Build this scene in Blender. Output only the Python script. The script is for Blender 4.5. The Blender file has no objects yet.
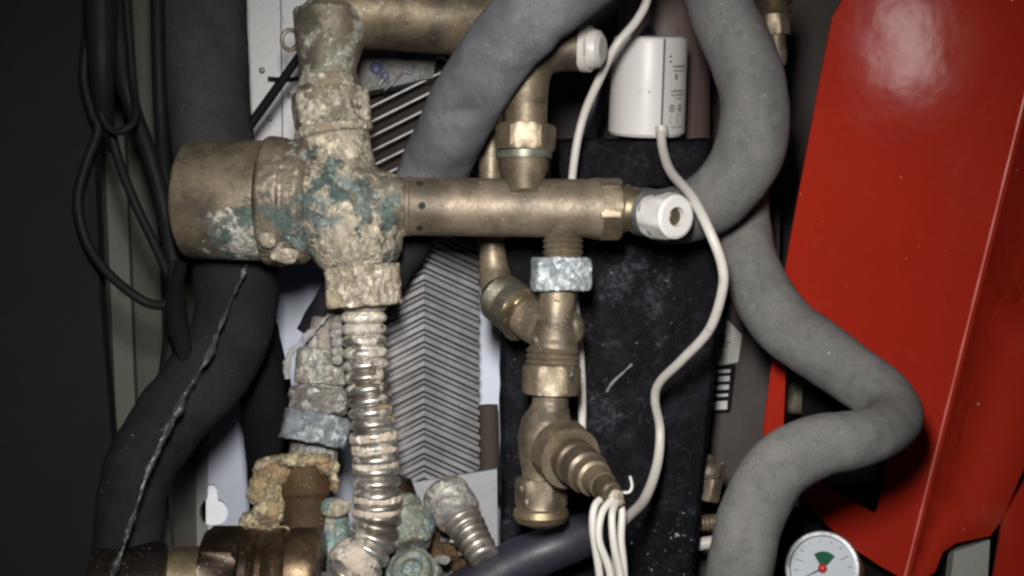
import bpy, bmesh, math, random
from mathutils import Vector, Matrix, noise
random.seed(7)
sc = bpy.context.scene
C = sc.collection
D = 0.75                       # metres from lens to the main pipe plane
U = 0.6 / 1024                 # metres per picture unit on that plane
PI = math.pi

def P(x, y, d=0.0):
    k = (D + d) / D
    return Vector(((x - 512) * U * k, d, -(y - 288) * U * k))

# ------------------------------------------------------------------ materials
class NT:
    def __init__(s, name):
        s.m = bpy.data.materials.new(name); s.m.use_nodes = True
        s.t = s.m.node_tree; s.n = s.t.nodes; s.l = s.t.links
        s.b = s.n['Principled BSDF']
        s.pos = s.n.new('ShaderNodeNewGeometry').outputs['Position']
    def noise(s, scale, detail=6, rough=.6, stretch=None, off=0):
        n = s.n.new('ShaderNodeTexNoise'); n.inputs['Scale'].default_value = scale
        n.inputs['Detail'].default_value = detail; n.inputs['Roughness'].default_value = rough
        mp = s.n.new('ShaderNodeMapping'); mp.inputs['Location'].default_value = (off, off*1.3, off*.7)
        if stretch: mp.inputs['Scale'].default_value = stretch
        s.l.new(s.pos, mp.inputs[0]); s.l.new(mp.outputs[0], n.inputs['Vector'])
        return n.outputs['Fac']
    def voro(s, scale, feat='F1'):
        n = s.n.new('ShaderNodeTexVoronoi'); n.inputs['Scale'].default_value = scale; n.feature = feat
        s.l.new(s.pos, n.inputs['Vector']); return n.outputs['Distance']
    def step(s, v, lo, hi):
        n = s.n.new('ShaderNodeMapRange'); n.interpolation_type = 'SMOOTHSTEP'
        n.inputs['From Min'].default_value = lo; n.inputs['From Max'].default_value = hi
        s.l.new(v, n.inputs['Value']); return n.outputs['Result']
    def math(s, op, a, b=0.0, clamp=False):
        n = s.n.new('ShaderNodeMath'); n.operation = op; n.use_clamp = clamp
        for i, v in enumerate((a, b)):
            if isinstance(v, (int, float)): n.inputs[i].default_value = v
            else: s.l.new(v, n.inputs[i])
        return n.outputs[0]
    def near(s, p, r):
        n = s.n.new('ShaderNodeVectorMath'); n.operation = 'DISTANCE'
        s.l.new(s.pos, n.inputs[0]); n.inputs[1].default_value = p
        m = s.n.new('ShaderNodeMapRange'); m.inputs['From Min'].default_value = 0; m.inputs['From Max'].default_value = r
        m.inputs['To Min'].default_value = 1; m.inputs['To Max'].default_value = 0
        s.l.new(n.outputs['Value'], m.inputs['Value']); return m.outputs['Result']
    def mix(s, f, a, b):
        n = s.n.new('ShaderNodeMix'); n.data_type = 'RGBA'
        if isinstance(f, (int, float)): n.inputs[0].default_value = f
        else: s.l.new(f, n.inputs[0])
        for i, v in ((6, a), (7, b)):
            if isinstance(v, tuple): n.inputs[i].default_value = (*v, 1)
            else: s.l.new(v, n.inputs[i])
        return n.outputs[2]
    def mixf(s, f, a, b):
        n = s.n.new('ShaderNodeMix'); n.data_type = 'FLOAT'; s.l.new(f, n.inputs[0])
        for i, v in ((2, a), (3, b)):
            if isinstance(v, (int, float)): n.inputs[i].default_value = v
            else: s.l.new(v, n.inputs[i])
        return n.outputs[0]
    def set(s, key, v):
        i = s.b.inputs[key]
        if isinstance(v, tuple): i.default_value = (*v, 1)
        elif isinstance(v, (int, float)): i.default_value = v
        else: s.l.new(v, i)
    def bump(s, h, strength=.4, dist=.001):
        n = s.n.new('ShaderNodeBump'); n.inputs['Strength'].default_value = strength
        n.inputs['Distance'].default_value = dist; s.l.new(h, n.inputs['Height'])
        s.l.new(n.outputs[0], s.b.inputs['Normal'])

BRASS = (.245, .195, .132); OLD = (.11, .088, .060); TARN = (.07, .055, .04)
BEIGE = (.40, .35, .265); CHALK = (.42, .40, .35); GREEN = (.075, .105, .095); BLUEW = (.46, .50, .52)

def metal(name, base, dark, rough=.42, metallic=.75, dk=.5, crust=(), bump=.35, sc_=1.0, grime=.5, off=0.0):
    """crust: list of (colour, threshold, centre or None, radius, pull)"""
    n = NT(name)
    big = n.noise(38*sc_, 5, .6, off=off); fine = n.noise(320*sc_, 6, .7, off=off)
    scr = n.noise(120*sc_, 4, .7, stretch=(1, 1, 5), off=off)
    c = n.mix(n.step(big, .5-dk*.35, .5+dk*.3), dark, base)
    c = n.mix(n.math('MULTIPLY', n.step(fine, .5, .72), grime), c, dark)
    blot = n.noise(85*sc_, 8, .75, off=off+6)
    c = n.mix(n.math('MULTIPLY', n.step(blot, .50, .62), .55), c, dark)
    c = n.mix(n.math('MULTIPLY', n.step(blot, .40, .33), .30), c, tuple(min(1, v*1.5) for v in base))
    c = n.mix(n.math('MULTIPLY', n.step(scr, .58, .75), .35), c, tuple(min(1, v*1.6) for v in base))
    c = n.mix(n.step(n.noise(700*sc_, 2, .5, off=off), .69, .75), c, (.45, .43, .38))
    r = n.mixf(fine, rough-.12, rough+.22); me = metallic; h = n.math('MULTIPLY', fine, .35)
    for k, (col, th, cen, rad, pull) in enumerate(crust):
        f = n.noise(75*sc_, 8, .68, off=off+3.1*k+1)
        if cen is not None: f = n.math('ADD', f, n.math('MULTIPLY', n.near(cen, rad), pull))
        m = n.step(f, th-.035, th+.045)
        v = n.noise(260*sc_, 5, .7, off=off+k)
        cc = n.mix(n.step(v, .35, .65), tuple(q*.42 for q in col), col)
        cc = n.mix(n.step(n.noise(150*sc_, 3, .6, off=off+k+9), .55, .68), cc, tuple(min(.8, q*1.45) for q in col))
        c = n.mix(m, c, cc); r = n.mixf(m, r, .9); me = n.mixf(m, me, 0.0)
        h = n.math('ADD', h, n.math('MULTIPLY', m, n.math('ADD', n.math('MULTIPLY', v, 1.1), n.math('MULTIPLY', n.voro(430+60*k), 1.2))))
    n.set('Base Color', c); n.set('Roughness', r); n.set('Metallic', me)
    n.bump(h, bump, .0012)
    return n.m

def foam(name, col, var=.35, spots=(.5, .5, .5), bump=.35, spot_th=.745, off=0, rough=.9):
    n = NT(name)
    big = n.noise(22, 5, .6, off=off); mid = n.noise(150, 5, .7, off=off); fine = n.noise(900, 3, .6, off=off)
    c = n.mix(n.step(big, .3, .7), tuple(v*(1-var) for v in col), tuple(v*(1+var*.6) for v in col))
    c = n.mix(n.math('MULTIPLY', n.math('MULTIPLY', n.step(fine, .45, .7), n.step(n.noise(55, 4, .6, off=off+2), .3, .7)), .45), c, tuple(v*1.8 for v in col))
    c = n.mix(n.math('MULTIPLY', n.step(n.noise(70, 7, .75, off=off+5), .50, .66), .40), c, tuple(v*.6 for v in col))
    c = n.mix(n.math('MULTIPLY', n.step(n.noise(110, 7, .8, off=off+11), .60, .70), .5), c, tuple(min(.5, v*2.2) for v in col))
    c = n.mix(n.math('MULTIPLY', n.step(mid, .52, .66), .35), c, tuple(v*.55 for v in col))
    c = n.mix(n.step(n.noise(420, 3, .5, off=off+4), spot_th, spot_th+.05), c, spots)
    n.set('Base Color', c); n.set('Roughness', rough)
    n.b.inputs['Specular IOR Level'].default_value = .10
    c = n.mix(n.math('MULTIPLY', n.step(n.noise(30, 8, .75, off=off+7), .55, .68), .45), c, tuple(v*.5 for v in col))
    n.set('Base Color', c)
    n.bump(n.math('ADD', mid, n.math('MULTIPLY', fine, .6)), bump, .0007)
    return n.m

def paint(name, col, rough=.35, var=.12, bump=.08, spec=.5, metallic=0.0, dirt=None, dirt_th=.6, dscale=60, off=0):
    n = NT(name)
    big = n.noise(14, 5, .6, off=off)
    c = n.mix(big, tuple(v*(1-var) for v in col), tuple(min(1, v*(1+var)) for v in col))
    if dirt:
        f = n.noise(dscale, 8, .7, off=off+2)
        c = n.mix(n.math('MULTIPLY', n.step(f, dirt_th, dirt_th+.08), .7), c, dirt)
    n.set('Base Color', c); n.set('Roughness', n.mixf(n.noise(40, 6, .7, off=off), rough*.75, rough*1.3)); n.set('Metallic', metallic)
    n.b.inputs['Specular IOR Level'].default_value = spec
    n.bump(n.noise(170, 4, .6, off=off), bump, .001)
    return n.m

M = {}
M['brass'] = metal('brass', BRASS, OLD, .42, .62, crust=[((.30, .27, .22), .66, None, 0, 0)])
M['brass_gold'] = metal('brass_gold', (.34, .265, .16), OLD, .42, .8, off=2)
M['brass_old'] = metal('brass_old', (.26, .205, .138), (.08, .066, .048), .46, .55, off=5, crust=[((.34, .31, .26), .63, None, 0, 0), ((.07, .075, .06), .66, None, 0, 0)])
M['brass_top'] = metal('dull_olive_brass', (.16, .125, .08), (.055, .043, .03), .5, .55, off=131, crust=[((.30, .27, .22), .70, None, 0, 0)])
M['brass_dark'] = metal('brass_dark', (.11, .072, .04), (.025, .016, .010), .32, .7, off=8)
M['manifold'] = metal('manifold_brass', (.21, .165, .118), (.09, .072, .052), .50, .48, off=3, grime=.35,
                      crust=[(CHALK, .68, P(402, 215, -.03), .018, .25)])
M['cap'] = metal('cap_brass', (.22, .18, .12), (.085, .068, .047), .48, .55, off=11, grime=.4,
                 crust=[(CHALK, .70, None, 0, 0), (GREEN, .66, P(262, 245, -.02), .045, .42), (CHALK, .72, P(240, 258, -.02), .05, .35)])
M['ring'] = metal('ring_brass', (.24, .20, .145), (.10, .08, .06), .45, .5, off=13,
                  crust=[((.33, .35, .34), .66, P(290, 148, -.02), .025, .22), (GREEN, .67, P(296, 222, -.04), .035, .34), ((.17, .23, .22), .72, P(300, 238, -.03), .03, .3), (BEIGE, .72, P(284, 258, -.02), .03, .3)])
M['tee'] = metal('crusted_tee', (.19, .165, .12), (.06, .05, .035), .5, .5, off=17, bump=.5,
                 crust=[((.26, .245, .19), .54, None, 0, 0), ((.42, .40, .34), .615, None, 0, 0), (BEIGE, .61, P(320, 120, -.02), .06, .35), (GREEN, .60, P(335, 225, -.04), .055, .24), ((.20, .25, .235), .68, P(345, 215, -.04), .05, .26), (BEIGE, .63, P(345, 255, -.03), .04, .4), ((.045, .048, .042), .63, None, 0, 0)])
M['crust'] = metal('lime_crusted_brass', (.42, .34, .24), (.20, .16, .11), .85, .05, off=21, bump=.7,
                   crust=[(BEIGE, .45, None, 0, 0), ((.60, .52, .42), .56, None, 0, 0)])
M['crust_grey'] = metal('grey_crusted_fitting', (.30, .26, .21), (.12, .10, .085), .8, .1, off=25, bump=.7,
                   crust=[(CHALK, .47, None, 0, 0), ((.30, .31, .31), .56, P(320, 440, 0), .03, .25)])
M['crust_blue'] = metal('blue_grey_scale', (.28, .31, .33), (.13, .15, .16), .85, .05, off=29, bump=.7,
                   crust=[(BLUEW, .47, None, 0, 0)])
M['rust'] = metal('rust_brown', (.075, .038, .010), (.028, .015, .005), .75, .2, off=31, crust=[((.30, .22, .12), .66, None, 0, 0)])
M['sand_crust'] = metal('sandy_crust', (.36, .28, .16), (.17, .11, .055), .95, 0, off=33, bump=.9, crust=[((.48, .40, .26), .5, None, 0, 0)])
M['green_scale'] = metal('green_scale', (.24, .27, .22), (.10, .10, .08), .55, .2, off=37, bump=.6,
                   crust=[((.20, .26, .24), .53, None, 0, 0), ((.42, .40, .30), .60, None, 0, 0)])
M['steel'] = metal('stainless_hose', (.62, .60, .57), (.26, .23, .19), .33, .88, off=41, grime=.3, bump=.12,
                   crust=[((.50, .455, .38), .58, P(362, 312, 0), .05, .22), ((.45, .28, .08), .71, P(385, 415, 0), .02, .25)])
M['lime'] = metal('pinkish_lime', (.50, .42, .34), (.30, .24, .18), .9, 0, off=45, bump=.4, grime=.5, crust=[((.56, .50, .42), .5, None, 0, 0)])
M['steel2'] = metal('short_steel_hose', (.42, .39, .35), (.15, .12, .095), .38, .75, off=43, grime=.5)
M['plate_fin'] = metal('brazed_plates', (.88, .87, .87), (.55, .54, .54), .30, .65, off=47, grime=.35, bump=.12, dk=.8)
M['foam_a'] = foam('grey_foam_cool', (.125, .128, .140), off=1)
M['foam_b'] = foam('grey_foam_warm', (.125, .122, .119), off=6, var=.2)
M['foam_c'] = foam('grey_foam_lower', (.125, .122, .117), off=9, var=.2)
M['foam_dark'] = foam('dark_foam', (.014, .014, .0165), off=12, spot_th=.74)
M['foam_d'] = foam('charcoal_foam', (.034, .034, .037), off=16, var=.3)
M['foam_black'] = foam('black_foam', (.005, .005, .006), off=14, spot_th=.78)
def shell_mat():
    n = NT('black_shell_dusty')
    mid = n.noise(55, 8, .72); fine = n.noise(500, 4, .7)
    c = n.mix(n.step(mid, .45, .72), (.003, .003, .004), (.013, .014, .018))
    c = n.mix(n.math('MULTIPLY', n.step(fine, .55, .7), .5), c, (.020, .021, .027))
    pat = n.math('ADD', n.noise(48, 8, .75, off=4), n.math('ADD', n.math('MULTIPLY', n.near(P(628, 275, .07), .05), .16), n.math('MULTIPLY', n.near(P(600, 400, .07), .06), .10)))
    c = n.mix(n.math('MULTIPLY', n.step(pat, .56, .72), n.step(n.noise(240, 6, .7), .38, .62)), c, (.040, .043, .053))
    dust = n.math('ADD', n.noise(330, 4, .6), n.math('MULTIPLY', n.near(P(675, 550, .07), .05), .10))
    dust = n.math('ADD', dust, n.math('MULTIPLY', n.near(P(632, 280, .07), .06), .05))
    c = n.mix(n.step(dust, .71, .77), c, (.26, .27, .30))
    vein = n.voro(26, 'DISTANCE_TO_EDGE')
    warp = n.math('ADD', vein, n.math('MULTIPLY', n.noise(60, 5, .7), .10))
    c = n.mix(n.math('MULTIPLY', n.step(warp, .065, .03), .06), c, (.16, .16, .19))
    n.set('Base Color', c); n.set('Roughness', n.mixf(mid, .35, .85)); n.b.inputs['Specular IOR Level'].default_value = .05
    n.bump(n.math('ADD', n.noise(120, 6, .7), n.math('MULTIPLY', fine, .4)), .7, .0016)
    return n.m
M['shell'] = shell_mat()
M['rubber'] = paint('black_rubber', (.008, .008, .009), .55, .2, .1, spec=.10)
M['navy'] = paint('dark_navy_hose', (.016, .016, .024), .5, .2, .2)
M['pvc'] = paint('white_pvc', (.46, .435, .40), .42, .08, .12, dirt=(.30, .27, .23), dirt_th=.60)
M['white'] = paint('white_plastic', (.54, .525, .50), .4, .06, .1, dirt=(.35, .32, .28), dirt_th=.62)
M['label'] = paint('paper_label', (.45, .435, .415), .5, .05, .02)
M['ink'] = paint('label_ink', (.008, .008, .009), .6, .05, .0, spec=.05)
M['ink_soft'] = paint('worn_label_ink', (.12, .115, .115), .6, .05, .0, spec=.1)
M['sheet'] = paint('galvanised_sheet', (.50, .50, .50), .42, .1, .2, metallic=.1, dirt=(.16, .15, .13), dirt_th=.60, dscale=45)
M['sheet_blue'] = paint('pale_sheet', (.40, .43, .51), .5, .2, .1, dirt=(.17, .17, .18), dirt_th=.66, dscale=90)
M['sheet_white'] = paint('white_sheet', (.85, .87, .92), .5, .03, .05)
M['post'] = paint('grey_beige_post', (.17, .162, .138), .6, .12, .1, dirt=(.08, .075, .06), dirt_th=.6)
M['door'] = paint('matt_dark_panel', (.011, .011, .011), .8, .05, .05, spec=.08)
M['wall'] = paint('taupe_wall', (.034, .025, .022), .65, .2, .15, dirt=(.05, .04, .035), dirt_th=.58, dscale=30)
M['vessel'] = paint('red_brown_housing', (.095, .066, .058), .5, .15, .1)
def red_mat():
    n = NT('red_gloss_paint')
    big = n.noise(11, 6, .6)
    c = n.mix(big, (.21, .011, .006), (.29, .020, .009))
    c = n.mix(n.math('MULTIPLY', n.step(n.noise(30, 8, .72, off=3), .55, .75), .22), c, (.24, .07, .045))
    sp = n.math('ADD', n.noise(260, 3, .5, off=8), n.math('MULTIPLY', n.near(P(880, 300, .03), .09), .06))
    c = n.mix(n.step(sp, .765, .79), c, (.60, .42, .36))
    n.set('Base Color', c)
    n.set('Roughness', n.mixf(n.noise(45, 7, .75, off=2), .09, .16))
    n.b.inputs['Specular IOR Level'].default_value = .014
    n.bump(n.math('ADD', n.noise(24, 3, .5), n.math('MULTIPLY', n.noise(240, 4, .6), .05)), .16, .002)
    return n.m
M['red'] = red_mat()
M['grey_steel'] = paint('grey_bracket_paint', (.22, .215, .20), .5, .1, .1)
M['chrome'] = metal('gauge_ring_steel', (.26, .265, .27), (.11, .11, .12), .35, .7, off=51, grime=.2)
M['dial'] = paint('dial_white', (.36, .39, .42), .4, .02, .0, spec=.1)
M['green_ink'] = paint('dial_green', (.012, .07, .035), .6, .05, .0, spec=.05)
M['red_ink'] = paint('dial_red', (.40, .02, .02), .4, .05, .0)
M['hole'] = paint('dark_hole', (.008, .006, .005), .8, .05, .0)

# ------------------------------------------------------------------ object helpers
def finish(o, m, smooth=38):
    o.data.materials.append(m)
    if smooth:
        for p in o.data.polygons: p.use_smooth = True
        o.data.set_sharp_from_angle(angle=math.radians(smooth))
def thing(name, label, cat, group=None):
    o = bpy.data.objects.new(name, None); C.objects.link(o)
    o.empty_display_size = .01
    o['label'] = label; o['category'] = cat
    if group: o['group'] = group
    return o
def mesh(name, bm, m, parent=None, smooth=28, crust=None, voxel=.0009, rough2=None):
    bmesh.ops.recalc_face_normals(bm, faces=bm.faces)
    me = bpy.data.meshes.new(name); bm.to_mesh(me); bm.free()
    if parent is None:                               # put the origin at the middle of its base
        vs = [v.co.copy() for v in me.vertices]
        c = Vector(((min(v.x for v in vs)+max(v.x for v in vs))/2, (min(v.y for v in vs)+max(v.y for v in vs))/2, min(v.z for v in vs)))
        me.transform(Matrix.Translation(-c))
    o = bpy.data.objects.new(name, me); C.objects.link(o)
    if parent is None: o.location = c
    else: o.parent = parent
    finish(o, m, smooth)
    if crust:
        r = o.modifiers.new('remesh', 'REMESH'); r.mode = 'VOXEL'; r.voxel_size = voxel; r.use_smooth_shade = True
        s = o.modifiers.new('smooth', 'SMOOTH'); s.iterations = 2
        for k, (size, amp) in enumerate(crust):
            t = bpy.data.textures.new('clouds', 'CLOUDS'); t.noise_scale = size; t.noise_depth = 3
            d = o.modifiers.new('displace', 'DISPLACE'); d.texture = t; d.texture_coords = 'GLOBAL'; d.strength = amp * U; d.mid_level = .45
    return o
def tag(o, label, cat, group=None):
    o['label'] = label; o['category'] = cat
    if group: o['group'] = group
    return o
def settle():
    """move every Empty to the base of its parts, the parts staying put"""
    bpy.context.view_layer.update()
    for o in list(C.objects):
        if o.type == 'EMPTY' and o.parent is None:
            ms = [c for c in o.children_recursive if c.type == 'MESH']
            pts = [v.co for c in ms for v in c.data.vertices]
            if not pts: continue
            b = Vector(((min(p.x for p in pts)+max(p.x for p in pts))/2, (min(p.y for p in pts)+max(p.y for p in pts))/2, min(p.z for p in pts)))
            o.location = b
            for c in o.children: c.location = -b

def frame(ax):
    ax = ax.normalized()
    up = Vector((0, 0, 1)) if abs(ax.z) < .9 else Vector((0, -1, 0))
    u = (up - ax*up.dot(ax)).normalized(); return ax, u, ax.cross(u)
def ring(bm, c, u, v, r, n, hexa=False, rot=0.0, jit=0.0):
    out = []
    for i in range(n):
        a = 2*PI*i/n
        q = r
        if hexa:
            w = (a + rot) % (PI/3) - PI/6
            q = min(r*math.cos(PI/6)/math.cos(w), r*.975)
        out.append(bm.verts.new(c + u*(math.cos(a)*q) + v*(math.sin(a)*q)))
    return out
def skin(bm, rings, cap0=True, cap1=True):
    n = len(rings[0])
    for a, b in zip(rings, rings[1:]):
        for i in range(n):
            bm.faces.new((a[i], a[(i+1) % n], b[(i+1) % n], b[i]))
    if cap0: bm.faces.new(rings[0])
    if cap1: bm.faces.new(rings[-1])
def lathe(bm, p0, p1, prof, n=48, rot=0.0):
    """prof: (t 0..1 along p0->p1, radius in px, optional 'h' for hexagonal)"""
    ax, u, v = frame(p1-p0); L = (p1-p0)
    rs = []
    for e in prof:
        c = p0 + L*e[0]; s = U*(D + c.y)/D
        rs.append(ring(bm, c, u, v, max(e[1], .05)*s, n, len(e) > 2, rot))
    skin(bm, rs)
    return bm
def hexnut(bm, p0, p1, r, rot=0.0, ch=.12):
    lathe(bm, p0, p1, [(0, r*.82), (0, r*.90), (ch, r, 'h'), (1-ch, r, 'h'), (1, r*.90), (1, r*.82)], 60, rot)
def threads(t0, t1, r, k, amp=1.2):
    out = []
    for i in range(k*2+1):
        out.append((t0+(t1-t0)*i/(2*k), r + (amp if i % 2 else -amp)))
    return out
def spline(pts, per=14):
    """Catmull-Rom through (Vector, radius) pairs"""
    P_ = [pts[0]] + list(pts) + [pts[-1]]; out = []
    for i in range(1, len(P_)-2):
        a, b, c, d = P_[i-1], P_[i], P_[i+1], P_[i+2]
        for k in range(per):
            t = k/per
            f = lambda a, b, c, d: .5*((2*b)+(c-a)*t+(2*a-5*b+4*c-d)*t*t+(3*b-a-3*c+d)*t*t*t)
            out.append((f(a[0], b[0], c[0], d[0]), f(a[1], b[1], c[1], d[1])))
    out.append(pts[-1]); return out
def tube(bm, pts, n=24, per=14, wob=0.0, wsize=.03, rfun=None, dents=(), cap=True, step_px=None, seed=0.0):
    """pts: (x, y, d, r_px)"""
    s = spline([(P(x, y, d), r*U*(D+d)/D) for x, y, d, r in pts], per)
    if step_px:                                        # even spacing along the length
        q = [s[0]]; acc = 0; st = step_px*U
        for a, b in zip(s, s[1:]):
            L = (b[0]-a[0]).length
            while acc + L >= st:
                f = (st-acc)/L; m_ = (a[0].lerp(b[0], f), a[1]+(b[1]-a[1])*f); q.append(m_); a = m_; L = (b[0]-a[0]).length; acc = 0
            acc += L
        s = q
    rings = []; u = None; dist = 0
    for i, (c, r) in enumerate(s):
        t = (s[min(i+1, len(s)-1)][0] - s[max(i-1, 0)][0]).normalized()
        if u is None: _, u, _ = frame(t)
        u = (u - t*u.dot(t)).normalized(); v = t.cross(u)
        if i: dist += (c - s[i-1][0]).length
        if rfun: r = rfun(dist/U, r/U)*U
        rg = []
        for k in range(n):
            a = 2*PI*k/n; dirn = u*math.cos(a)+v*math.sin(a); p = c + dirn*r
            if wob:
                w = noise.fractal(p/wsize + Vector((seed, 0, 0)), 1.0, 2.0, 3)
                p = p + dirn*(w*wob*U)
            for (q, rad, dep) in dents:
                e = (p-q); l = Vector((e.x, e.y*.6, e.z)).length/rad
                if l < 1: p = p - dirn*(dep*U*(1-l*l)**2)
            rg.append(bm.verts.new(p))
        rings.append(rg)
    skin(bm, rings, cap, cap)
    return bm
def prism(bm, outline, thick):
    """outline: list of Vectors; extruded backwards (+Y) by thick"""
    a = [bm.verts.new(p) for p in outline]; b = [bm.verts.new(p + Vector((0, thick, 0))) for p in outline]
    bm.faces.new(a); bm.faces.new(b[::-1]); n = len(a)
    for i in range(n): bm.faces.new((a[i], b[i], b[(i+1) % n], a[(i+1) % n]))
    return bm
def sheet(bm, outline, holes=(), back=Vector((0, .0015, 0))):
    """flat sheet with holes and a thickness"""
    loops = [outline] + list(holes); es = []; rings = []
    for lp in loops:
        vs = [bm.verts.new(p) for p in lp]; rings.append(vs)
        es += [bm.edges.new((vs[i], vs[(i+1) % len(vs)])) for i in range(len(vs))]
    r = bmesh.ops.triangle_fill(bm, edges=es, use_beauty=True)
    fs = [f for f in r['geom'] if isinstance(f, bmesh.types.BMFace)]
    mp = {}
    for f in fs:
        for v in f.verts:
            if v not in mp: mp[v] = bm.verts.new(v.co + back)
    for f in fs: bm.faces.new([mp[v] for v in reversed(f.verts)])
    for vs in rings:
        for i in range(len(vs)):
            a, b = vs[i], vs[(i+1) % len(vs)]
            if a in mp and b in mp: bm.faces.new((a, mp[a], mp[b], b))
    return bm
def blob(bm, c, rx, ry, rz, sub=3):
    s = U*(D+c.y)/D
    bmesh.ops.create_icosphere(bm, subdivisions=sub, radius=1, matrix=Matrix.Translation(c) @ Matrix.Diagonal((rx*s, ry*s, rz*s, 1)))
def box(bm, c, hx, hy, hz, rot=None):
    s = U*(D+c.y)/D
    m = Matrix.Translation(c) @ (rot or Matrix.Identity(4)) @ Matrix.Diagonal((hx*2*s, hy*2*s, hz*2*s, 1))
    bmesh.ops.create_cube(bm, size=1, matrix=m)
B = bmesh.new

# ------------------------------------------------------------------ setting
w = mesh('back_wall', prism(B(), [P(-400, -300, .30), P(1400, -300, .30), P(1400, 900, .30), P(-400, 900, .30)], .01), M['wall'], smooth=0)
w['kind'] = 'structure'

# left: matt dark door panel, in front of a folded post
def slab(name, pts, thick, m, parent=None, smooth=0):
    return mesh(name, prism(B(), pts, thick), m, parent, smooth)
bm = prism(B(), [P(-260, -160, -.10), P(80, -160, .02), P(88, 0, .02), P(100, 300, .02), P(124, 590, .02), P(138, 760, .02), P(-260, 760, -.10)], .012)
tag(mesh('dark_cabinet_wall', bm, M['door'], smooth=0), 'matt dark panel filling the left edge beside the black cables', 'cabinet wall')
bm = B()
cols = [(70, 105, .10), (100, 124, .16), (121, 142, .162), (124, 146, .155), (152, 172, .15), (156, 176, .17), (185, 205, .20)]
f_, b_ = [], []
for xt, xb, d in cols:
    f_.append([bm.verts.new(P(xt-8, -150, d)), bm.verts.new(P(xb+6, 740, d))])
for a, b in zip(f_, f_[1:]): bm.faces.new((a[0], a[1], b[1], b[0]))
r = bmesh.ops.solidify(bm, geom=bm.faces[:], thickness=-.002)
tag(mesh('cabinet_post', bm, M['post'], smooth=0), 'grey beige folded steel post between the dark panel and the insulated pipe', 'post')

# pale mounting plate with keyhole
t = thing('mounting_plate', 'pale sheet steel mounting plate with a keyhole slot behind the pipes', 'mounting plate')
kh = []
cx, cy = 216, 514
kr = [(208, 486), (209, 484.5), (212, 484), (215, 485), (217, 489), (218, 500)] + [(216+12*math.cos(a), 512+13*math.sin(a)) for a in [x*PI/10 for x in range(-4, 6)]] + [(212, 525.5), (208, 525)]
dm = .18
outl = [P(208, -120, dm)] + [P(x, y, dm) for x, y in kr] + [P(208, 700, dm), P(507, 700, dm), P(507, -120, dm)]
mesh('plate', sheet(B(), outl), M['sheet_blue'], t, 0)
def fp(x, y): return P(x, y, dm + (207.5-x)*.0013)
kl = [(207.5, 525), (203, 522), (199.5, 516), (199.5, 509), (203, 502), (207, 498), (207.5, 492)]
outl = [fp(207.5, -120), fp(150, -120), fp(150, 700), fp(207.5, 700)] + [fp(x, y) for x, y in kl]
mesh('bent_flange', sheet(B(), outl, [[fp(177, 474), fp(192, 473), fp(193, 478), fp(192, 481), fp(178, 482)]]), M['sheet'], t, 0)
mesh('backing_sheet', prism(B(), [P(206, 470, .186), P(240, 470, .186), P(240, 540, .186), P(206, 540, .186)], .002), M['sheet_white'], t, 0)
# upper rail of the plate with seam and screws
t = thing('wall_bracket', 'light galvanised bracket with a vertical seam beside the upper insulated pipe', 'bracket')
mesh('rail', prism(B(), [P(226, -120, .165), P(278.5, -120, .165), P(282, 150, .165), P(240, 190, .165)], .003), M['sheet'], t, 0)
mesh('rail', prism(B(), [P(280.5, -120, .160), P(330, -120, .160), P(340, 200, .160), P(284, 200, .160)], .003), M['sheet'], t, 0)
for x, y in ((262, 70), (270, 118), (290, 96)):
    mesh('rivet', lathe(B(), P(x, y, .168), P(x, y, .156), [(0, 3), (.6, 3), (1, 1.6)], 20), M['grey_steel'], t)
bm = tube(B(), [(268, 78, .152, 1.6), (285, 79, .152, 1.6), (300, 78, .152, 1.6)], 10)
mesh('rod', bm, M['rubber'], t)

# ------------------------------------------------------------------ plate heat exchanger
t = thing('plate_heat_exchanger', 'silver stacked plate heat exchanger with chevron fins behind the steel hose', 'heat exchanger')
bm = B(); pitch = 12.4
def lerp(a, b, f): return a+(b-a)*max(0, min(1, f))
def xc(c, y):
    rdg = lerp(441, 424, (y-70)/170)
    lft = lerp(360, 393, (y-150)/320)
    return {0: lft+6, 1: lft, 2: rdg, 3: rdg, 4: 479.5, 5: 474}[c]
dep = [.165, .106, .0905, .0905, .135, .185]
rows = []
y = 40
while y < 505:
    f = lerp(0, 1, (y-185)/40)                  # the upper plates stand further apart
    pt = 15.6*(1-f) + 12.4*f
    w1 = 2.3*(1-f) + 4.8*f
    g = 4.3*(1-f) + 2.0*f; w2 = pt - w1 - 2*g - .6
    pr = [(0, 0), (.4, -1.3), (w1, -1.0), (w1+.2, 42-25*f), (w1+g, 42-25*f), (w1+g+.2, 2.5+32*(1-f)), (w1+g+.6, 1.8+32*(1-f)), (w1+g+w2, 5+32*(1-f)), (w1+g+w2+.2, 42-25*f), (pt-.12, 42-25*f)]
    for (dy, inn) in pr:
        row = []
        yy = y+dy
        for c in (0, 1, 2, 4, 5):
            X = xc(c, yy)
            sl = {0: 30, 1: 30, 2: 0, 3: 0, 4: 25, 5: 25}[c]
            if c in (1, 0): sl = .50*(xc(2, yy)-X)
            jit = random.uniform(-.3, .3) if c not in (2, 3) else 0
            shx = {1: .8, 4: -.30}.get(c, 0)*min(inn, 8) + (random.uniform(-.5, .5) if c == 4 and inn < 0 else 0)
            row.append(bm.verts.new(P(X+shx, yy+sl+jit, dep[c]+inn*U)))
        rows.append(row)
    y += pt
for a, b in zip(rows, rows[1:]):
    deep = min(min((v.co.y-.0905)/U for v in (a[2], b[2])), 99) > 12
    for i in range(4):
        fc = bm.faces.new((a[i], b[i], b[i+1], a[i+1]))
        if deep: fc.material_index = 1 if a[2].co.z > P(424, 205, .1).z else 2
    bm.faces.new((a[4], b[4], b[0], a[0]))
pk = mesh('plate_pack', bm, M['plate_fin'], t, smooth=0)
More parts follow.
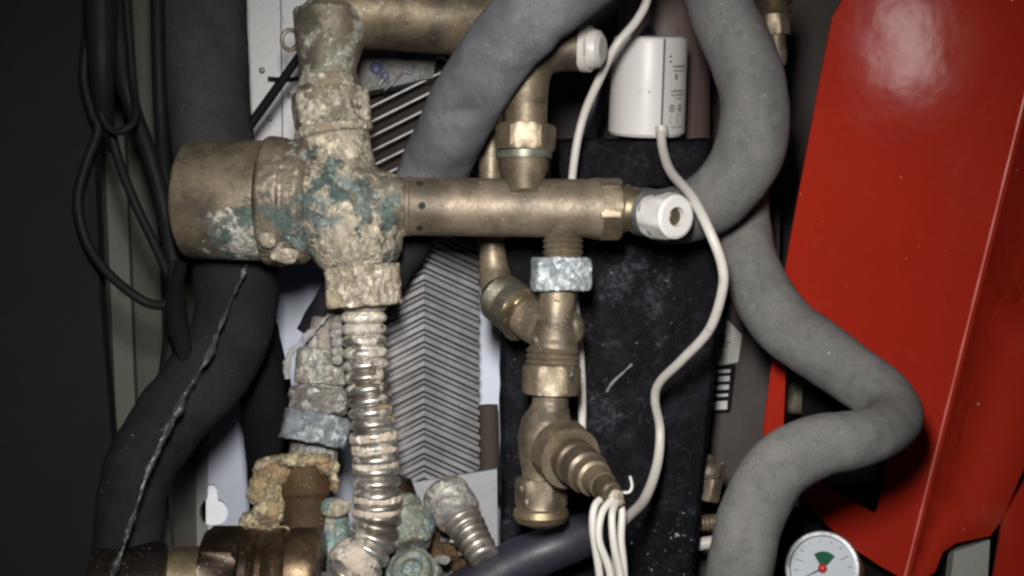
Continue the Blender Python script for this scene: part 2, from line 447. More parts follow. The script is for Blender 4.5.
pk.data.materials.append(paint('gap_shade', (.035, .029, .024), .7, .4, .3, spec=.2))  # shade in the upper slots, put into the colour of their floors
pk.data.materials.append(paint('grey_gap_shade', (.12, .118, .118), .7, .4, .3, spec=.2, dirt=(.08, .07, .06), dirt_th=.52))  # lighter painted shade for the lower slots
bm = prism(B(), [P(350, 40, .087), P(438, 44, .087), P(433, 78, .087), P(424, 79, .087), P(395, 86, .087), P(352, 94, .087)], .02)
mesh('end_plate', bm, paint('dirty_end_plate', (.12, .115, .11), .6, .4, .4, dirt=(.03, .028, .025), dirt_th=.5, dscale=90), t, 0)
bm = B(); blob(bm, P(376, 68, .086), 7, 3, 6); blob(bm, P(385, 76, .086), 5, 3, 4)
mesh('sealant', bm, paint('blue_sealant', (.07, .08, .16), .5), t, crust=[(.004, 4)])
bm = tube(B(), [(379, 85, .083, 1.5), (384, 79, .082, 1.6), (389, 83, .082, 1.6), (385, 90, .083, 1.3), (395, 80, .083, 1.2), (404, 72, .084, 1.2), (412, 74, .084, 1.0)], 8); mesh('wire_seal', bm, M['chrome'], t)
# tray below it
t = thing('support_tray', 'pale grey folded tray under the plate heat exchanger', 'tray')
a_, b2 = P(392, 485, .072), P(498, 467, .072)
bm = B(); prism(bm, [P(392, 486, .078), P(497, 469, .078), P(498, 580, .078), P(388, 590, .078)], .002)
mesh('front_lip', bm, paint('tray_sheet', (.22, .22, .235), .5, .25, .15, dirt=(.09, .085, .08), dirt_th=.55), t, 0)
bm = B(); v = [bm.verts.new(p) for p in (P(392, 486, .0775), P(497, 469, .0775), P(499, 466, .19), P(392, 482, .19))]
bm.faces.new(v); bmesh.ops.solidify(bm, geom=bm.faces[:], thickness=.0015); mesh('shelf', bm, M['sheet_blue'], t, 0)

# ------------------------------------------------------------------ black insulated shell and actuator
def lumpy(bm, amp=2.0, size=.02):
    for v in bm.verts:
        v.co += Vector((noise.noise(v.co/size), noise.noise(v.co/size+Vector((5, 0, 0))), noise.noise(v.co/size+Vector((0, 9, 0)))))*amp*U
def face_block(pts, d0, thick, nx=40, ny=50):
    """rounded block whose front corners (tl,tr,br,bl) are picture points at depth d0"""
    bm = B(); g = []
    tl, tr, br, bl = pts
    for j in range(ny+1):
        row = []
        for i in range(nx+1):
            u, v = i/nx, j/ny
            x = (tl[0]*(1-u)+tr[0]*u)*(1-v)+(bl[0]*(1-u)+br[0]*u)*v
            y = (tl[1]*(1-u)+tr[1]*u)*(1-v)+(bl[1]*(1-u)+br[1]*u)*v
            e = min(u*nx, (1-u)*nx, v*ny, (1-v)*ny)
            d = d0 + max(0, 1-e/1.5)**2*.006
            row.append(bm.verts.new(P(x, y, d)))
        g.append(row)
    for j in range(ny):
        for i in range(nx): bm.faces.new((g[j][i], g[j][i+1], g[j+1][i+1], g[j+1][i]))
    r = bmesh.ops.extrude_face_region(bm, geom=bm.faces[:])
    vs = [e for e in r['geom'] if isinstance(e, bmesh.types.BMVert)]
    bmesh.ops.translate(bm, verts=vs, vec=(0, thick, 0))
    lumpy(bm, 2.2, .012)
    return bm
t = thing('insulation_shell', 'black dusty foam shell block standing behind the brass valve column', 'insulation block')
mesh('front_block', face_block([(500, 226), (731, 226), (688, 640), (500, 640)], .075, .11), M['shell'], t)
mesh('upper_block', face_block([(556, 138), (712, 138), (708, 190), (556, 190)], .085, .11, 40, 14), M['shell'], t)
bm = tube(B(), [(607, 392, .073, 1.0), (611, 384, .071, 1.6), (617, 378, .071, 1.2), (625, 371, .071, 1.3), (632, 364, .073, .8)], 8, wob=1.0, wsize=.004)
mesh('scratch', bm, paint('scratch_grey', (.16, .16, .17), .8), t)

t = thing('valve_actuator', 'white round actuator with a printed label above the black foam block', 'actuator')
AC0, AC1 = P(646, 134, .094), P(650, 36, .080)
ax, au, av = frame(AC1-AC0)
lathe_p = [(0, 33), (.0, 36), (.03, 38), (.5, 37.5), (.93, 36.8), (.98, 35.5), (1, 33)]
mesh('housing', lathe(B(), AC0, AC1, lathe_p, 72), M['white'], t)
ha = (AC1-AC0).length
def on_cyl(a, h, off):                      # a: angle, 0 faces the lens, + to the right; h 0..1
    c = AC0 + (AC1-AC0)*h
    right = Vector((1, 0, 0)); right = (right-ax*right.dot(ax)).normalized(); fr = right.cross(ax)
    if fr.y > 0: fr = -fr
    r = (38.2-1.3*h)*U*(D+.09)/D + off*U
    return c + (right*math.sin(a)+fr*math.cos(a))*r
def cyl_patch(bm, a0, a1, h0, h1, off=.5, n=10):
    top, bot = [], []
    for i in range(n+1):
        a = a0+(a1-a0)*i/n
        top.append((bm.verts.new(on_cyl(a, h1, off)), bm.verts.new(on_cyl(a, h1, off-.9))))
        bot.append((bm.verts.new(on_cyl(a, h0, off)), bm.verts.new(on_cyl(a, h0, off-.9))))
    for i in range(n):
        bm.faces.new((top[i][0], top[i+1][0], bot[i+1][0], bot[i][0]))
        bm.faces.new((top[i][0], top[i][1], top[i+1][1], top[i+1][0]))
        bm.faces.new((bot[i][0], bot[i+1][0], bot[i+1][1], bot[i][1]))
    for i in (0, n): bm.faces.new((top[i][0], bot[i][0], bot[i][1], top[i][1]))
sa = math.radians(17)
bm = B(); cyl_patch(bm, sa-.035, sa+.02, .01, .985, .35); mesh('seam', bm, M['ink_soft'], t)
bm = B(); cyl_patch(bm, sa+.025, math.radians(78), .03, .985, .6, 16); lab = mesh('label', bm, M['label'], t)
bm = B()                                     # worn print on the label
random.seed(3)
def glyphs(h, hh, a0, a1, n, fill=.75):
    w_ = (a1-a0)/n
    for i in range(n):
        if random.random() < fill:
            h0 = h + random.uniform(-.1, .1)*hh
            cyl_patch(bm, a0+i*w_+w_*.12, a0+i*w_+w_*.85, h0, h0+hh*random.uniform(.55, 1), .75, 1)
d_ = math.radians
for (h, hh, a0, a1, n) in ((.80, .030, 24, 30, 1), (.75, .035, 25, 31, 1), (.70, .028, 31, 62, 8), (.66, .022, 33, 62, 9), (.58, .055, 36, 43, 1), (.52, .03, 37, 42, 1),
                           (.455, .028, 30, 62, 9), (.42, .022, 31, 60, 9), (.385, .02, 38, 54, 5), (.10, .014, 28, 62, 14)):
    glyphs(h, hh, d_(a0), d_(a1), n, .9)
for ca in (33, 50):                          # two round approval marks
    for k in range(12):
        q = 2*PI*k/12; cyl_patch(bm, d_(ca)+.075*math.cos(q)-.018, d_(ca)+.075*math.cos(q)+.018, .295+.032*math.sin(q)-.008, .295+.032*math.sin(q)+.008, .75, 1)
    cyl_patch(bm, d_(ca)-.03, d_(ca)+.03, .285, .305, .75, 1)
def CE(a, h, s=.045):
    for k in range(7):
        q = PI/2 + PI*k/6; cyl_patch(bm, a+s*1.4*math.cos(q)-.01, a+s*1.4*math.cos(q)+.012, h+s*.8*math.sin(q)-.006, h+s*.8*math.sin(q)+.006, .75, 1)
CE(d_(33), .185); CE(d_(46), .185)
cyl_patch(bm, d_(42), d_(45), .18, .188, .75, 1)
mesh('print', bm, M['ink_soft'], lab, 0)
bm = B(); cyl_patch(bm, -.08, -.05, .45, .47, .5, 1); mesh('mark', bm, M['ink'], t, 0)
mesh('cable_gland', lathe(B(), P(661, 126, .055), P(662, 138, .055), [(0, 6), (.7, 6), (1, 5)], 24), M['pvc'], t)
bm = B(); lathe(bm, P(664, 150, .175), P(664, -90, .175), [(0, 46), (.97, 45), (1, 44)], 48)
tag(mesh('pump_housing', bm, M['vessel']), 'dull reddish brown round housing behind the white actuator', 'pump housing')

# ------------------------------------------------------------------ insulated pipes
G = 'pipes wrapped in grey foam insulation'
bm = tube(B(), [(690, -110, -.03, 39), (620, -55, -.045, 39), (548, 2, -.045, 39), (500, 50, -.03, 38), (463, 108, 0, 37), (436, 165, .042, 35), (424, 196, .05, 34)],
          64, 16, wob=2.2, wsize=.03, dents=[(P(468, 112, -.022), .009, 4), (P(452, 116, -.02), .008, 4), (P(484, 108, -.02), .007, 3), (P(436, 146, .012), .008, 3.5), (P(452, 156, .015), .006, 3.5), (P(530, 30, -.055), .012, 3), (P(560, 38, -.045), .010, 3)])
t = thing('insulated_pipe', 'cool grey foam covered pipe sweeping down from the top centre behind the brass manifold', 'insulated pipe', G)
mesh('foam_sleeve', bm, M['foam_a'], t)
t = thing('insulated_pipe', 'lower run of the cool grey foam pipe, darkened for shade and torn at its end, behind the big crusted tee', 'insulated pipe', G)
bm = tube(B(), [(430, 182, .055, 30), (402, 232, .060, 34), (352, 300, .058, 33), (322, 345, .055, 30)], 48, 12, wob=2.5, wsize=.02)
mesh('foam_sleeve', bm, M['foam_dark'], t)  # continues the grey pipe; its shadow is put into the darker foam colour
bm = tube(B(), [(287, 378, .02, 2), (288, 358, .018, 3), (296, 345, .018, 2), (310, 334, .018, 2.6), (322, 322, .018, 2), (333, 312, .018, 2.5), (340, 300, .02, 1.5)], 12, 8, wob=4, wsize=.006)
mesh('torn_edge', bm, paint('torn_foam', (.26, .255, .25), .9, .3, .5), t)
t = thing('insulated_pipe', 'thick grey foam covered pipe bending like a hook right of the white actuator', 'insulated pipe', G)
bm = tube(B(), [(700, -110, .0, 33), (708, -50, .0, 33), (719, 5, .0, 33), (742, 55, -.005, 34), (755, 105, -.01, 35), (747, 155, -.01, 35), (722, 193, .0, 33), (690, 212, .02, 30), (660, 216, .035, 27)],
          64, 16, wob=1.6, wsize=.03, dents=[(P(741, 42, -.021), .005, 4), (P(722, 75, -.02), .012, 3), (P(716, 165, -.02), .012, 4), (P(770, 90, -.02), .010, 2)])
mesh('foam_sleeve', bm, M['foam_b'], t)
t = thing('insulated_pipe', 'grey foam covered pipe making a tight hairpin in front of the red casing', 'insulated pipe', G)
bm = tube(B(), [(744, 150, .055, 26), (744, 205, .05, 26), (750, 265, .03, 29), (779, 320, .012, 31), (832, 360, -.008, 31), (880, 396, -.03, 30), (893, 420, -.055, 28), (868, 437, -.08, 28.5), (820, 446, -.085, 31), (777, 470, -.08, 33), (752, 515, -.075, 33), (740, 570, -.075, 33), (728, 660, -.075, 34)],
          64, 18, wob=1.5, wsize=.03, dents=[(P(802, 424, -.10), .006, 4), (P(790, 468, -.10), .012, 2.5), (P(858, 402, -.04), .012, 4), (P(775, 300, -.01), .010, 3), (P(880, 440, -.09), .008, 3)])
mesh('foam_sleeve', bm, M['foam_c'], t)
t = thing('insulated_pipe', 'dark grey foam covered pipe dropping vertically behind the big brass cap', 'insulated pipe', G)
bm = tube(B(), [(196, -130, .09, 46), (198, -30, .09, 46), (204, 60, .09, 44), (213, 140, .09, 41), (222, 200, .09, 40), (227, 236, .09, 38)], 56, 14, wob=2, wsize=.04)
mesh('foam_sleeve', bm, M['foam_d'], t)
t = thing('insulated_pipe', 'black foam covered pipe with a glued seam curving to the bottom left corner', 'insulated pipe', G)
bm = tube(B(), [(228, 205, .05, 34), (234, 262, .045, 41), (234, 320, .035, 41), (212, 370, .02, 41), (166, 424, .0, 37), (135, 480, -.01, 35), (130, 540, -.015, 34), (120, 640, -.015, 40)], 56, 14, wob=2.6, wsize=.03)
mesh('foam_sleeve', bm, M['foam_dark'], t)
bm = tube(B(), [(247, 262, .012, 1.6), (238, 285, .002, 2), (224, 318, -.012, 2), (208, 355, -.024, 2.2), (185, 395, -.036, 2.4), (166, 432, -.048, 3.5), (148, 474, -.056, 2.4), (132, 520, -.062, 2), (112, 580, -.064, 2)], 10, 14, wob=4, wsize=.011)
mesh('glued_seam', bm, paint('seam_glue', (.030, .030, .032), .45, .5, .6, dirt=(.30, .29, .28), dirt_th=.56, dscale=130), t)
bm = tube(B(), [(182, 262, -.0, 5), (176, 290, -.0, 9), (177, 320, .0, 11), (184, 352, .0, 8), (190, 372, .0, 3)], 20, 12, wob=2, wsize=.01)
mesh('torn_flap', bm, M['foam_black'], t)
t = thing('insulated_pipe', 'black foam covered pipe hanging straight down left of the crusted grey union', 'insulated pipe', G)
bm = tube(B(), [(246, 300, .10, 22), (258, 350, .10, 25), (268, 410, .10, 27), (274, 470, .10, 26), (274, 560, .10, 24), (274, 650, .10, 24)], 40, 12, wob=2, wsize=.02)
mesh('foam_sleeve', bm, M['foam_black'], t)
bm = tube(B(), [(440, 610, .03, 24), (500, 572, .03, 24), (560, 545, .03, 23), (612, 524, .045, 20)], 40, 14, wob=1, wsize=.02)
tag(mesh('rubber_hose', bm, M['navy']), 'dark navy hose lying across the bottom under the brass drain valve', 'hose')

# ------------------------------------------------------------------ top brass pipe with elbow
t = thing('brass_pipe', 'thick dull brass pipe crossing the top edge with a crusted elbow', 'pipe')
bm = tube(B(), [(330, 60, .0, 27), (328, 38, .0, 30), (338, 18, .005, 34), (368, 12, .01, 37), (410, 14, .015, 37), (455, 18, .02, 37), (520, 22, .03, 37)], 48, 14, wob=.8, wsize=.02)
mesh('pipe_run', bm, M['brass_top'], t)
bm = B(); lathe(bm, P(327, 80, 0), P(331, 14, .003), [(0, 28), (.25, 29), (.45, 33), (1, 38)]); blob(bm, P(334, 26, .003), 38, 39, 34)
mesh('joint', bm, metal('grey_green_film', (.24, .20, .145), (.10, .085, .06), .55, .5, off=61, crust=[((.27, .27, .22), .58, P(330, 50, -.02), .04, .12)]), t, crust=[(.012, 2)])
t = thing('cable_strut', 'black stay with a ring eyelet leaning on the pale bracket', 'strut')
mesh('stay', tube(B(), [(300, 55, .07, 4.2), (272, 95, .08, 4.8), (238, 142, .09, 5)], 14), M['rubber'], t)
bm = tube(B(), [(290+8*math.cos(a), 40+10*math.sin(a), .06, 2.2) for a in [x*2*PI/14 for x in range(15)]], 10, 4)
mesh('eyelet', bm, M['brass_old'], t)

# ------------------------------------------------------------------ crusted tee valve
t = thing('strainer_valve', 'big crusted brass tee with a round cap and green patina left of the manifold', 'valve')
a0, a1 = P(329, 72, 0), P(364, 262, 0)
bm = B()
lathe(bm, P(332, 120, 0), P(362, 268, 0), [(0, 30), (.02, 36), (.07, 37), (.11, 33), (.36, 34), (.43, 42), (.55, 48), (.8, 49), (.93, 42), (1, 34)])
lathe(bm, P(350, 209, 0), P(406, 207, 0), [(0, 44), (.5, 40), (.8, 33), (1, 28)])
lathe(bm, P(300, 200, 0), P(345, 202, 0), [(0, 54), (.4, 54), (1, 44)])
mesh('tee_body', bm, M['tee'], t, crust=[(.014, 2.5), (.0035, 1.2)], voxel=.0007)
bm = B(); hexnut(bm, P(329, 92, 0), P(333, 127, 0), 42, .3); lathe(bm, P(328, 74, 0), P(330, 96, 0), [(0, 27), (.4, 31), (1, 34)])
mesh('top_nut', bm, metal('pale_crusted_nut', (.22, .18, .12), (.07, .06, .045), .7, .2, off=71, bump=.5, crust=[((.42, .38, .30), .48, None, 0, 0), (BEIGE, .57, None, 0, 0), ((.05, .05, .045), .62, None, 0, 0)]), t, crust=[(.010, 1.6), (.003, 1.4)], voxel=.0007)
bm = B(); lathe(bm, P(333, 127, 0), P(334.5, 136, 0), [(0, 35), (.1, 39), (.8, 39), (1, 35)]); mesh('rim', bm, M['crust'], t, crust=[(.008, 2), (.003, 1.5)], voxel=.0007)
bm = B(); hexnut(bm, P(362, 266, 0), P(365, 306, 0), 42, .1)
mesh('bottom_nut', bm, M['crust'], t, crust=[(.010, 4.5), (.003, 2.6)], voxel=.0007)
cx0, cx1 = P(187, 200, .004), P(268, 201, 0)
bm = lathe(B(), cx0, cx1, [(0, 50), (.0, 54), (.03, 57.5), (.08, 59), (.95, 60), (1, 59)], 72)
for v in bm.verts: v.co += v.co.normalized()*noise.noise(v.co/.02)*.0008
mesh('cap', bm, M['cap'], t)
bm = B(); lathe(bm, P(265, 201, 0), P(312, 202, 0), [(0, 58), (.02, 62), (.08, 64), (.45, 64), (.52, 61), (.6, 62), (.85, 62), (1, 57)], 64)
mesh('lock_ring', bm, M['ring'], t, crust=[(.008, 4)])
bm = B(); blob(bm, P(285, 255, -.03), 14, 10, 8); blob(bm, P(268, 240, -.03), 9, 6, 8)
mesh('mineral_deposit', bm, M['crust'], t, crust=[(.006, 8)])

# ------------------------------------------------------------------ manifold
t = thing('brass_manifold', 'horizontal brass manifold tube with three small holes running from the crusted tee', 'manifold')
bm = lathe(B(), P(388, 206, 0), P(602, 209, 0), [(0, 26), (.02, 28), (.085, 28.6), (.09, 30), (.105, 30), (.11, 29), (.93, 29.5), (.965, 31), (1, 31)], 72)
mesh('tube', bm, M['manifold'], t)
bm = B(); lathe(bm, P(563, 215, 0), P(563, 262, 0), [(0, 26), (.3, 23), (.45, 20)]+threads(.5, .98, 19.5, 4, 1.3)+[(1, 17)], 48)
mesh('lower_outlet', bm, M['brass'], t)
bm = B(); lathe(bm, P(524, 196, -.012), P(524, 158, 0), [(0, 15), (.3, 18), (.6, 22), (.75, 24), (1, 24)], 48)
mesh('upper_outlet', bm, M['brass'], t)
for (x, y) in ((421, 187), (424, 209), (421, 230)):
    ang = math.asin(max(-1, min(1, (208-y)/29)))
    dr = Vector((0, -math.cos(ang), math.sin(ang))); c = P(x, 206.5, 0) + dr*29.0*U
    mesh('screw_hole', lathe(B(), c-dr*.002, c+dr*.0006, [(0, 3.6), (.95, 3.6), (1, 3.2)], 20), M['hole'], t)
bm = B(); hexnut(bm, P(597, 209, 0), P(621, 209, 0), 33, .25)
mesh('hex_collar', bm, M['brass'], t)

# top elbow
t = thing('brass_elbow', 'upright brass elbow with a hex nut standing on the manifold', 'elbow fitting')
bm = B(); lathe(bm, P(524, 160, 0), P(524, 151, 0), [(0, 25), (.1, 28), (.9, 28), (1, 25)])
mesh('washer', bm, metal('grey_green_washer', (.22, .22, .18), (.10, .10, .08), .4, .6, off=81), t)
bm = B(); hexnut(bm, P(525, 151, 0), P(526, 125, 0), 31, .52); mesh('hex_nut', bm, M['brass'], t)
bm = tube(B(), [(526, 128, 0, 21), (526, 96, 0, 22), (528, 70, 0, 24), (538, 54, 0, 25), (560, 49, 0, 22.5), (584, 49, 0, 22.5)], 48, 12)
mesh('bend', bm, M['brass_top'], t)
bm = B(); lathe(bm, P(582, 49, -.0), P(603, 49, -.005), [(0, 21), (.05, 23), (.4, 23), (.45, 20), (.6, 20), (.85, 18), (1, 13)])
mesh('end_cap', bm, M['pvc'], t)

# right capped outlet
t = thing('capped_outlet', 'brass outlet closed by a white hexagonal plug at the right end of the manifold', 'capped valve')
bm = B(); lathe(bm, P(619, 208, 0), P(648, 211, -.005), [(0, 20), (.1, 23), (.25, 25), (.4, 22), (.8, 21), (1, 21)])
blob(bm, P(634, 196, .005), 13, 12, 9)
mesh('neck', bm, M['brass_gold'], t, crust=[(.02, 1)])
bm = B(); lathe(bm, P(640, 211, .0), P(666, 216, -.018), threads(0, 1, 23.5, 4, 1.0)); mesh('threaded_ring', bm, M['chrome'], t)
bm = B(); q0, q1 = P(655, 215, -.012), P(677, 217, -.030)
lathe(bm, q0, q1, [(0, 21), (0, 23), (.1, 25.5, 'h'), (.8, 24.5, 'h'), (.95, 22), (1, 19), (1, 10), (.75, 9.5)], 60, .2)
mesh('hex_plug', bm, M['white'], t)
bm = B(); dv = (q1-q0).normalized(); lathe(bm, q0+dv*.004, q1-dv*.002, [(0, 9), (.9, 9), (1, 6)], 24)
mesh('spindle', bm, M['brass_gold'], t)

# ------------------------------------------------------------------ valve column
t = thing('valve_column', 'vertical brass valve column hanging from the manifold by a blue grey nut', 'valve')
bm = B(); hexnut(bm, P(561, 258, 0), P(561, 291, 0), 32, .2); mesh('union_nut', bm, M['crust_blue'], t, crust=[(.01, 3), (.003, 2)])
bm = B()
lathe(bm, P(558, 288, 0), P(553, 372, 0), [(0, 18), (.1, 18), (.4, 19), (.5, 22), (.6, 24), (.68, 23), (.72, 24.5), (.78, 23), (.82, 26), (.88, 24), (1, 22)])
blob(bm, P(575, 328, .0), 10, 12, 16)
mesh('upper_body', bm, M['brass_old'], t, crust=[(.02, 1)], voxel=.0008)
bm = B(); lathe(bm, P(553, 346, 0), P(552, 368, 0), [(0, 22)]+threads(.1, .9, 26, 3, 1.2)+[(1, 22)]); mesh('thread', bm, M['brass'], t)
bm = B(); hexnut(bm, P(552, 365, 0), P(551, 394, 0), 30, .5); mesh('hex_nut', bm, M['brass_old'], t)
bm = B(); lathe(bm, P(551, 392, 0), P(549, 418, 0), [(0, 19), (.4, 18), (1, 22)])
lathe(bm, P(549, 410, 0), P(540, 482, 0), [(0, 20), (.15, 26), (.4, 28), (.7, 24), (.85, 20), (1, 18)])
lathe(bm, P(545, 440, 0), P(562, 451, -.012), [(0, 24), (.5, 24), (1, 24)])
mesh('lower_body', bm, M['brass_old'], t, crust=[(.02, 1)])
bm = B(); hexnut(bm, P(541, 478, 0), P(541, 507, 0), 27, .45); mesh('bottom_nut', bm, M['brass_old'], t)
bm = B(); lathe(bm, P(541, 505, 0), P(541, 526, 0), [(0, 22), (.2, 27), (.5, 28), (.8, 24), (1, 15)]); mesh('bottom_collar', bm, M['brass_gold'], t)

t = thing('drain_valve', 'stepped brass drain valve pointing down right out of the valve column', 'drain valve')
A0 = P(557, 447, -.008); A1 = P(613, 494, -.084)
def seg(f): return A0 + (A1-A0)*f
bm = B(); hexnut(bm, seg(.08), seg(.27), 35, .35, .22); mesh('hex_base', bm, M['brass'], t)
bm = B(); lathe(bm, seg(.26), seg(.60), [(0, 20), (.1, 23), (.4, 23), (.45, 20), (.6, 20), (.65, 22.5), (.95, 22), (1, 18)]); mesh('body', bm, metal('brown_knob', (.13, .10, .07), (.06, .045, .03), .38, .5, off=91), t)
bm = B(); lathe(bm, seg(.58), seg(.84), [(0, 17), (.1, 19), (.45, 18.5), (.5, 15), (1, 14)]); mesh('spout', bm, M['brass'], t)
bm = B(); lathe(bm, seg(.84), seg(1.0), [(0, 12), (.1, 13), (.6, 12), (.9, 11), (1, 9), (1, 6)]); mesh('spout_tip', bm, M['brass_gold'], t)
bm = B(); lathe(bm, P(611, 488, -.080), P(617, 507, -.080), [(0, 8), (.3, 10), (.9, 9), (1, 6)]); mesh('plug', bm, M['crust'], t)

# side union and the pipe above it
t = thing('side_union', 'olive brass union nut joining the valve column from the upper left', 'union fitting')
bm = tube(B(), [(491, 110, .05, 12), (491, 180, .05, 12), (492, 240, .05, 12.5), (494, 270, .05, 15), (499, 292, .045, 18)], 32, 12); mesh('riser', bm, M['brass_old'], t)
S0, S1 = P(493, 292, .042), P(548, 334, .006)
def sg(f): return S0+(S1-S0)*f
bm = B(); lathe(bm, sg(0), sg(.5), [(0, 15), (.15, 21)]+threads(.25, .6, 24, 4, .9)+[(.65, 26), (.95, 26), (1, 22)]); mesh('knurled_nut', bm, metal('olive_nut', (.15, .14, .10), (.055, .05, .035), .48, .5, off=95), t)
bm = B(); hexnut(bm, sg(.50), sg(.62), 29, .3); mesh('hex_nut', bm, M['brass_gold'], t)
bm = B(); lathe(bm, sg(.62), sg(1), [(0, 21), (.5, 20), (1, 18)]); mesh('tail', bm, M['brass_old'], t)

# ------------------------------------------------------------------ corrugated hoses
def corr(p, amp, sharp=.32):
    def f(s, r):
        ph = (s/p) % 1.0
        g = math.sin(PI*ph)
        return r - amp*(1-g**.55)
    return f
t = thing('corrugated_hose', 'long stainless corrugated hose with lime crust bands under the beige nut', 'corrugated hose')
hp = [(364, 300, 0, 23), (364, 330, 0, 23), (366, 370, .0, 23), (371, 410, .0, 23), (375, 450, .0, 24), (377, 490, .0, 24.5), (377, 520, .0, 25), (368, 550, -.005, 25), (348, 578, -.012, 25), (318, 610, -.02, 25)]
bm = tube(B(), hp, 56, 20, rfun=corr(11.8, 6.4), step_px=.9)
mesh('bellows', bm, M['steel'], t)
def band(y0, y1, r, xs=None, amp=6):
    bm = B()
    def cxy(y):
        ys = [h[1] for h in hp]
        for a, b in zip(hp, hp[1:]):
            if a[1] <= y <= b[1]: f = (y-a[1])/(b[1]-a[1]); return P(a[0]+(b[0]-a[0])*f, y, a[2]+(b[2]-a[2])*f)
    lathe(bm, cxy(y0), cxy(y1), [(0, r-2), (.15, r), (.85, r), (1, r-2)])
    return mesh('lime_band', bm, M['lime'], t, crust=[(.010, amp*.7), (.003, 2.5)])
band(432, 441, 24); band(444, 453, 23.5); band(461, 468, 22.5); band(494, 502, 24.5); band(507, 515, 24)
band(312, 317, 20.5, amp=2)
bm = B(); lathe(bm, P(364, 556, -.005), P(346, 574, -.012), [(0, 24), (.2, 27), (.8, 27), (1, 24)])
mesh('lime_band', bm, M['lime'], t, crust=[(.008, 4), (.003, 3)])

t = thing('corrugated_hose', 'short brownish corrugated hose with a nut in front of the pale tray', 'corrugated hose')
H0, H1 = P(441, 488, .055), P(487, 560, .02)
bm = B(); lathe(bm, H0, H0+(H1-H0)*.42, [(0, 14), (.05, 20), (.15, 23.5), (.3, 25), (.35, 24), (.6, 25), (.95, 24), (1, 19)]); mesh('nut', bm, M['crust_grey'], t, crust=[(.012, 2)], voxel=.0008)
bm = tube(B(), [(457, 512, .044, 20), (466, 527, .037, 20), (474, 541, .03, 18), (481, 552, .024, 17), (485, 560, .02, 16)], 48, 16, rfun=corr(9.5, 4.5), step_px=.8); mesh('bellows', bm, M['steel2'], t)

# bottom oxidised fittings
t = thing('oxidised_fitting', 'greenish oxidised round fitting at the bottom between the two hoses', 'fitting')
bm = B(); lathe(bm, P(398, 500, .03), P(412, 548, .01), [(0, 14), (.1, 20), (.35, 21), (.45, 27), (.75, 28), (.85, 22), (1, 20)], 48); mesh('upper_nut', bm, M['green_scale'], t, crust=[(.01, 6), (.004, 2)])
bm = B(); hexnut(bm, P(420, 590, .02), P(412, 572, -.006), 29, .3); lathe(bm, P(413, 573, -.004), P(411, 568, -.012), [(0, 22), (.6, 21), (1, 17), (1, 11), (.5, 10)], 48)
mesh('facing_nut', bm, M['green_scale'], t, crust=[(.01, 4), (.003, 2)])
bm = B(); lathe(bm, P(392, 478, .05), P(405, 515, .045), [(0, 10), (.2, 18), (1, 18)], 32); mesh('stub', bm, M['brass_dark'], t)
t = thing('rusty_clip', 'dark rusty clip with pale flakes below the short corrugated hose', 'clip')
bm = B(); blob(bm, P(445, 552, .05), 20, 10, 12); blob(bm, P(470, 568, .04), 14, 10, 12); blob(bm, P(430, 538, .05), 10, 8, 8)
mesh('clamp', bm, M['rust'], t, crust=[(.008, 12), (.003, 5)])
for (x, y, d, a, b, c) in ((442, 560, .035, 9, 3, 5), (452, 541, .035, 3, 3, 2.5), (462, 553, .03, 4, 3, 3)):
    bm = B(); blob(bm, P(x, y, d), a, b, c); mesh('flake', bm, M['crust_grey'], t, crust=[(.004, 4)])

bm = tube(B(), [(488, 405, .15, 10), (489, 440, .15, 10), (490, 500, .15, 10)], 20, 6)
tag(mesh('thin_pipe', bm, paint('dull_brown_pipe', (.045, .036, .028), .8, .3, .3, spec=.1, dirt=(.12, .10, .08), dirt_th=.58)), 'short brown pipe in the gap between the fin stack and the black foam block', 'pipe')
# grey crusted union left of the hose
t = thing('crusted_union', 'grey crusted union fitting with a wide collar left of the long corrugated hose', 'union fitting')
bm = B(); lathe(bm, P(330, 318, .036), P(318, 420, .03), [(0, 17), (.15, 18), (.3, 22), (1, 22)], 48)
hexnut(bm, P(325, 350, .034), P(322, 384, .032), 31, .2)
mesh('body', bm, M['crust_grey'], t, crust=[(.010, 5), (.0035, 3)])
bm = B(); lathe(bm, P(321, 388, .03), P(318, 413, .028), [(0, 24), (.1, 29), (.4, 30), (.6, 27), (.9, 29), (1, 25)], 48)
mesh('ring', bm, metal('flaky_ring', (.26, .24, .21), (.10, .09, .08), .85, .1, off=123, bump=.8, crust=[((.36, .34, .31), .5, None, 0, 0)]), t, crust=[(.009, 6), (.003, 4)])
bm = B(); hexnut(bm, P(318, 414, .025), P(312, 443, .022), 37, .2); mesh('collar', bm, metal('blue_grey_collar', (.24, .26, .28), (.09, .10, .11), .8, .1, off=99, bump=.7, crust=[((.34, .37, .39), .52, None, 0, 0)]), t, crust=[(.01, 4), (.003, 2)])
bm = B(); lathe(bm, P(315, 440, .03), P(312, 470, .03), [(0, 24), (1, 24)]); mesh('neck', bm, M['crust_grey'], t)
bm = tube(B(), [(336, 312, .03, 9), (338, 330, .02, 9), (338, 350, .015, 8), (336, 365, .015, 6)], 24, 12, rfun=corr(9, 3), step_px=.9); mesh('inner_bellows', bm, M['crust_grey'], t)
t = thing('rusted_joint', 'rusty brown joint ringed by sandy yellow crust above the bottom brass union', 'pipe joint')
bm = B(); lathe(bm, P(304, 455, .02), P(306, 540, .015), [(0, 27), (.45, 27), (.5, 24), (1, 24)]); mesh('sleeve', bm, M['rust'], t, crust=[(.01, 2)])
bm = B()
